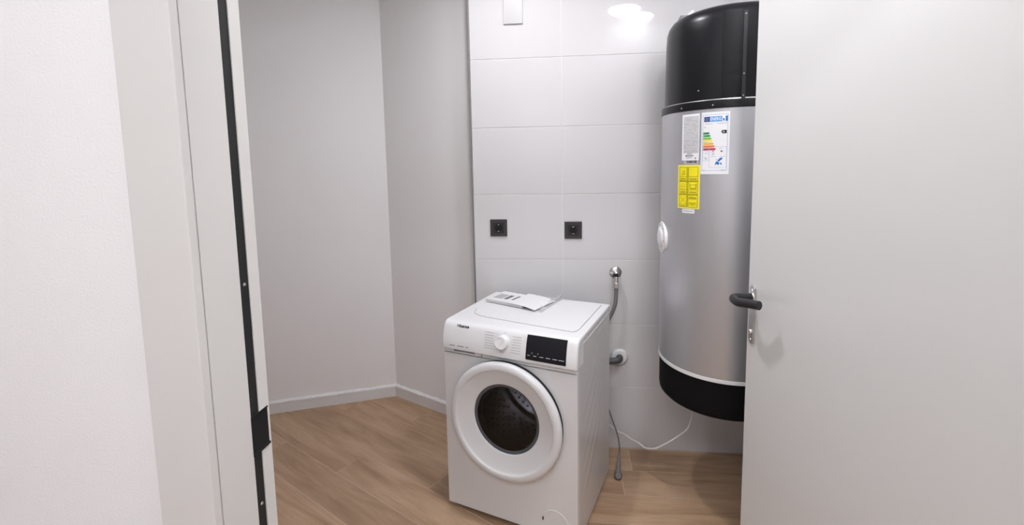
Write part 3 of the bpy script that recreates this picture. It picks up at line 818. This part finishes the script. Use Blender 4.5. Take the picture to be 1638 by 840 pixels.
lines += [(.47, .50, .035, .955), (.05, .95, .325, .331), (.05, .95, .629, .636)]
yp('box_line', 'yellow_dark', lines, .0011, kind='stuff')
yp('box_text', 'yellow_mid', [(.14, .40, .665, .70), (.57, .88, .665, .70), (.15, .41, .36, .38), (.17, .39, .385, .40), (.57, .88, .365, .395), (.56, .88, .22, .28), (.57, .86, .12, .145), (.66, .78, .085, .105), (.12, .42, .055, .07), (.27, .34, .83, .87), (.24, .38, .795, .805), (.57, .60, .48, .58), (.84, .88, .47, .58), (.60, .86, .45, .475)], .0011, kind='stuff')
yp('box_symbol', 'yellow_dark', [(.22, .34, .505, .515), (.59, .83, .545, .555), (.59, .83, .47, .478), (.63, .64, .47, .555), (.80, .81, .47, .555), (.20, .36, .795, .80)], .0012, kind='stuff')
bm = bm_new()
def cline(bm, p, q_, wd, l):
    p = Vector(p); q_ = Vector(q_); d = (q_ - p).normalized(); n = Vector((-d.y, d.x)) * wd
    k = math.degrees(1 / R) 
    bm.faces.new([bm.verts.new(cyl(YA0 + s.x * k, YZ0 + s.y, LR + l)) for s in (p + n, q_ + n, q_ - n, p - n)])
cline(bm, (.014, .020), (.038, .046), .0006, .0012); cline(bm, (.038, .020), (.014, .046), .0006, .0012)
for k in range(16):
    a, b = 2 * PI * k / 16, 2 * PI * (k + 1) / 16
    cline(bm, (.0265 + .010 * math.cos(a), .084 + .010 * math.sin(a)), (.0265 + .010 * math.cos(b), .084 + .010 * math.sin(b)), .0004, .0012)
for a, b in ((0, 1), (1, 2), (2, 0)):
    T_ = [(.0265, .143), (.018, .128), (.035, .128)]; cline(bm, T_[a], T_[b], .0004, .0012)
obj('pictogram', bm, 'yellow_dark', ye, kind='stuff')
bm = bm_new(); cpatch(bm, -144.8, -132.9, 1.289, 1.3035, LR, .0005); sm = obj('serial_sticker', bm, 'label_white', heat)
bm = bm_new(); cpatch(bm, -143.8, -134.0, 1.2958, 1.2978, LR + .0004); obj('sticker_text', bm, 'print_grey', sm)
# wall brackets behind the tank
for z in (.80, 1.55):
    bm = bm_new(); box(bm, -.14, .14, R - .03, .3379 - .0005, z - Z0 - .02, z - Z0 + .02, .002); obj('wall_bracket', bm, 'satin', heat)
# cable of the heater
bm = bm_new()
pts = smooth_path([(.553, -.320, .502), (.549, -.318, .47), (.548, -.318, .39), (.541, -.312, .34), (.531, -.308, .305), (.505, -.303, .275), (.475, -.299, .248), (.450, -.296, .228), (.426, -.290, .209),
                   (.405, -.276, .186), (.388, -.258, .170), (.366, -.222, .148), (.352, -.195, .142), (.335, -.170, .142), (.308, -.135, .137), (.280, -.118, .148), (.247, -.100, .152), (.212, -.088, .172), (.17, -.08, .20), (.10, -.07, .24), (.06, -.045, .26)], 6)
tube(bm, pts, .0036, 10); pc = obj('power_cable', bm, 'cable_white', heat, smooth=60, label='white power cable'); pc.matrix_parent_inverse = Matrix.Translation((-TC.x, -TC.y, -.50))

# film on top of the heater
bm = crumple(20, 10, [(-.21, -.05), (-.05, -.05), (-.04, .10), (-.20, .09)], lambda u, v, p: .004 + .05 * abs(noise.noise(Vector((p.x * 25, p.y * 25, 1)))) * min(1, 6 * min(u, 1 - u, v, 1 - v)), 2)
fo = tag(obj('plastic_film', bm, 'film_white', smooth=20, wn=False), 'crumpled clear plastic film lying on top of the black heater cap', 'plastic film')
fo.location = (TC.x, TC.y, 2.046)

# ------------------------------------------------------------------ sockets
def socket(x, z, label):
    s = thing('wall_socket', label, 'socket', (x, 0, z), 0, 'anthracite sockets on the tiled wall')
    bm = bm_new(); box(bm, -.0425, .0425, -.009, -.0006, -.0425, .0425, .002, 3); box(bm, -.0435, .0435, -.0035, -.0006, -.0435, .0435, .001); obj('frame', bm, 'socket', s)
    # insert with round well
    bm = bm_new(); n = 48; iw = .0275
    A = []; B = []
    for k in range(n):
        a = 2 * PI * k / n; c, q_ = math.cos(a), math.sin(a); t = min(iw / max(abs(c), 1e-6), iw / max(abs(q_), 1e-6))
        A.append(bm.verts.new((c * t, -.0098, q_ * t))); B.append(bm.verts.new((c * .0195, -.0098, q_ * .0195)))
    Cc = [bm.verts.new((v.co.x * .95, -.0005, v.co.z * .95)) for v in B]; A2 = [bm.verts.new((v.co.x, -.008, v.co.z)) for v in A]
    for k in range(n):
        j = (k + 1) % n
        bm.faces.new((A[k], A[j], B[j], B[k])); bm.faces.new((B[k], B[j], Cc[j], Cc[k])); bm.faces.new((A[k], A[j], A2[j], A2[k]))
    obj('insert', bm, 'socket_in', s, smooth=30)
    # opaque well floor sits just in front of the frame
    bm = bm_new(); lathe(bm, [(0, .0092), (.0192, .0092)], seg=32, axis='y'); wf = obj('well_floor', bm, 'hole', s)
    for dx in (-.0095, .0095):
        bm = bm_new(); lathe(bm, [(0, .0096), (.0026, .0096), (.0028, .0092)], dx, 0, 0, 'y', 12); obj('pin_hole', bm, 'black_rubber', s)
    for dz in (-.0165, .0165):
        bm = bm_new(); box(bm, -.004, .004, -.0102, -.0092, dz - .0015, dz + .0015, .0003); obj('earth_clip', bm, 'chrome', s)
    return s
socket(-.347, 1.163, 'square anthracite wall socket nearer the grey edge trim of the tiled wall')
socket(.031, 1.151, 'square anthracite wall socket nearer the water heater, right of the tile joint')
# cover plate of a junction box high on the tiled wall
cv = thing('junction_cover', 'white rectangular cover plate high on the tiled wall above the sockets', 'cover plate', (-.255, 0, 2.24))
bm = bm_new(); box(bm, -.047, .047, -.0085, -.0006, -.078, .078, .002); obj('plate', bm, 'cover_white', cv)
for dz in (-.0, ):
    bm = bm_new(); lathe(bm, [(0, .0098), (.003, .0096), (.004, .0085)], 0, 0, .055, 'y', 12); obj('screw', bm, 'plastic', cv)

# ------------------------------------------------------------------ water tap, hoses
tap = thing('water_tap', 'small chrome stop tap with round rosette on the tiles above the machine', 'tap', (.241, 0, .937))
bm = bm_new(); lathe(bm, [(.031, .0), (.031, .003), (.028, .007), (.018, .011), (.011, .013), (0, .013)], seg=40, axis='y'); obj('rosette', bm, 'chrome', tap, smooth=60)
bm = bm_new(); lathe(bm, [(.011, .010), (.011, .034), (.0145, .036), (.0145, .055), (.011, .058), (0, .059)], seg=24, axis='y'); tube(bm, [(0, -.045, 0), (0, -.050, -.018), (0, -.052, -.040)], .010, 16); obj('valve_body', bm, 'chrome', tap, smooth=40)
bm = bm_new(); box(bm, -.018, .008, -.070, -.057, -.007, .009, .003); obj('tap_lever', bm, 'black_plastic', tap, label='dark tap lever')
bm = bm_new(); lathe(bm, [(.0125, -.066), (.0125, -.042), (.0115, -.040)], 0, -.052, 0, seg=6); obj('hose_nut', bm, 'satin', tap, smooth=20)
bm = bm_new()
pts = smooth_path([(.241, -.052, .872), (.240, -.054, .84), (.237, -.057, .80), (.229, -.060, .77), (.217, -.062, .742), (.195, -.062, .700), (.170, -.055, .655), (.15, -.045, .60), (.13, -.06, .56), (.09, -.063, .55)], 6)
tube(bm, pts, .0095, 14); tag(obj('inlet_hose', bm, 'hose_grey', smooth=60), 'grey inlet hose curving from the chrome tap down behind the washing machine', 'hose')
dr_ = thing('drain_outlet', 'round white drain rosette on the tiles beside the machine', 'drain outlet', (.262, 0, .500))
bm = bm_new(); lathe(bm, [(.041, 0), (.042, .006), (.040, .014), (.034, .020), (.0175, .021), (.0175, .0)], seg=40, axis='y'); obj('rosette', bm, 'plastic', dr_, smooth=40)
bm = bm_new()
pts = smooth_path([(.262, -.004, .500), (.262, -.030, .500), (.253, -.046, .498), (.232, -.052, .495), (.20, -.053, .492), (.16, -.055, .485), (.12, -.060, .47), (.09, -.063, .44)], 6)
tube(bm, pts, .0165, 16); tag(obj('drain_hose', bm, 'drain_grey', smooth=60), 'short dark grey drain hose entering the white rosette', 'hose')

# machine power cord hanging behind with its plug on the floor
bm = bm_new()
pts = [(.180, -.165, .36), (.196, -.170, .31), (.210, -.172, .265), (.224, -.174, .225), (.236, -.178, .19), (.245, -.184, .15), (.247, -.190, .12), (.245, -.197, .095)]
pts = smooth_path([(x - .236, y + .24, z) for x, y, z in pts], 6)
tube(bm, pts, .0033, 10); cord = obj('power_cord', bm, 'cable_grey', mach, smooth=60, label='grey power cord with a plug')
cord.matrix_parent_inverse = (Matrix.Translation((-.5186, -.4695, 0)) @ Matrix.Rotation(-.3227, 4, 'Z')).inverted(); cord.location = (.236, -.24, 0)
bm = bm_new(); tube(bm, smooth_path([(.009, .043, .10), (.006, .030, .075), (.002, .012, .045), (.001, .006, .034)], 5), [.006 + .0075 * i / 15 for i in range(16)], 14)
obj('plug_sleeve', bm, 'plug_grey', cord, smooth=60)
bm = bm_new(); t = bm_new(); lathe(t, [(0, -.016), (.016, -.016), (.0185, -.012), (.0185, .010), (.013, .018), (0, .019)], seg=28); merge(bm, t, Matrix.Translation((0, 0, .0195)) @ Matrix.Rotation(1.15, 4, 'X'))
obj('plug_head', bm, 'plug_grey', cord, smooth=40)
for dx in (-.0095, .0095):
    bm = bm_new(); t = bm_new(); tube(t, [(dx, 0, -.034), (dx, 0, -.015)], .0024, 10); merge(bm, t, Matrix.Translation((0, 0, .0195)) @ Matrix.Rotation(1.15, 4, 'X') @ Matrix.Rotation(.9, 4, 'Z')); obj('pin', bm, 'chrome', cord)

# ------------------------------------------------------------------ lamps
def bulb_mat(name, s):
    m = bpy.data.materials.new(name); m.use_nodes = True; nt = m.node_tree; nt.nodes.clear()
    e = nt.nodes.new('ShaderNodeEmission'); o = nt.nodes.new('ShaderNodeOutputMaterial')
    e.inputs[0].default_value = (*LAMP_COL, 1); e.inputs[1].default_value = s; nt.links.new(e.outputs[0], o.inputs[0]); return m
def panel_lamp(name, label, x, y, r, strength):
    L = thing(name, label, 'lamp', (x, y, ZC))
    bm = bm_new(); lathe(bm, [(r, -.001), (r + .012, -.001), (r + .012, -.006), (r + .008, -.009), (r, -.009)], seg=64, closed=True); obj('trim_ring', bm, 'plastic', L)
    bm = bm_new(); lathe(bm, [(0, -.006), (r - .0005, -.006)], seg=64); obj('diffuser', bm, bulb_mat('glowing_diffuser', strength), L)
    return L
panel_lamp('ceiling_lamp', 'round recessed ceiling lamp above the washing machine', -.285, -.65, .055, LAMP_MAIN)
tw = thing('ceiling_lamp', 'ceiling lamp with two round glowing discs mirrored as the bright blob high in the tiles', 'lamp', (.480, -1.373, ZC))
tm = bulb_mat('glowing_twin_diffuser', LAMP_TWIN)
for dx, dy in ((-.062, .092), (.062, -.092)):
    bm = bm_new(); lathe(bm, [(.113, -.001), (.120, -.001), (.120, -.005), (.117, -.008), (.113, -.008)], dx, dy, 0, seg=64, closed=True); obj('trim_ring', bm, 'plastic', tw)
    bm = bm_new(); lathe(bm, [(0, -.056), (.04, -.053), (.075, -.042), (.100, -.024), (.1125, -.006)], dx, dy, 0, seg=64); obj('diffuser', bm, tm, tw)
hl = thing('ceiling_lamp', 'added long rectangular fill light on the hallway ceiling outside the doorway', 'lamp', (-.25, -2.85, ZC))  # unseen fill panel, added to brighten the room through the doorway
bm = bm_new(); box(bm, -.62, .62, -.17, .17, -.045, -.001, .006); obj('fill_housing', bm, 'plastic', hl)
bm = bm_new(); box(bm, -.60, .60, -.15, .15, -.050, -.0455, .001); obj('diffuser', bm, bulb_mat('hall_fill_diffuser', FILL_HALL), hl)
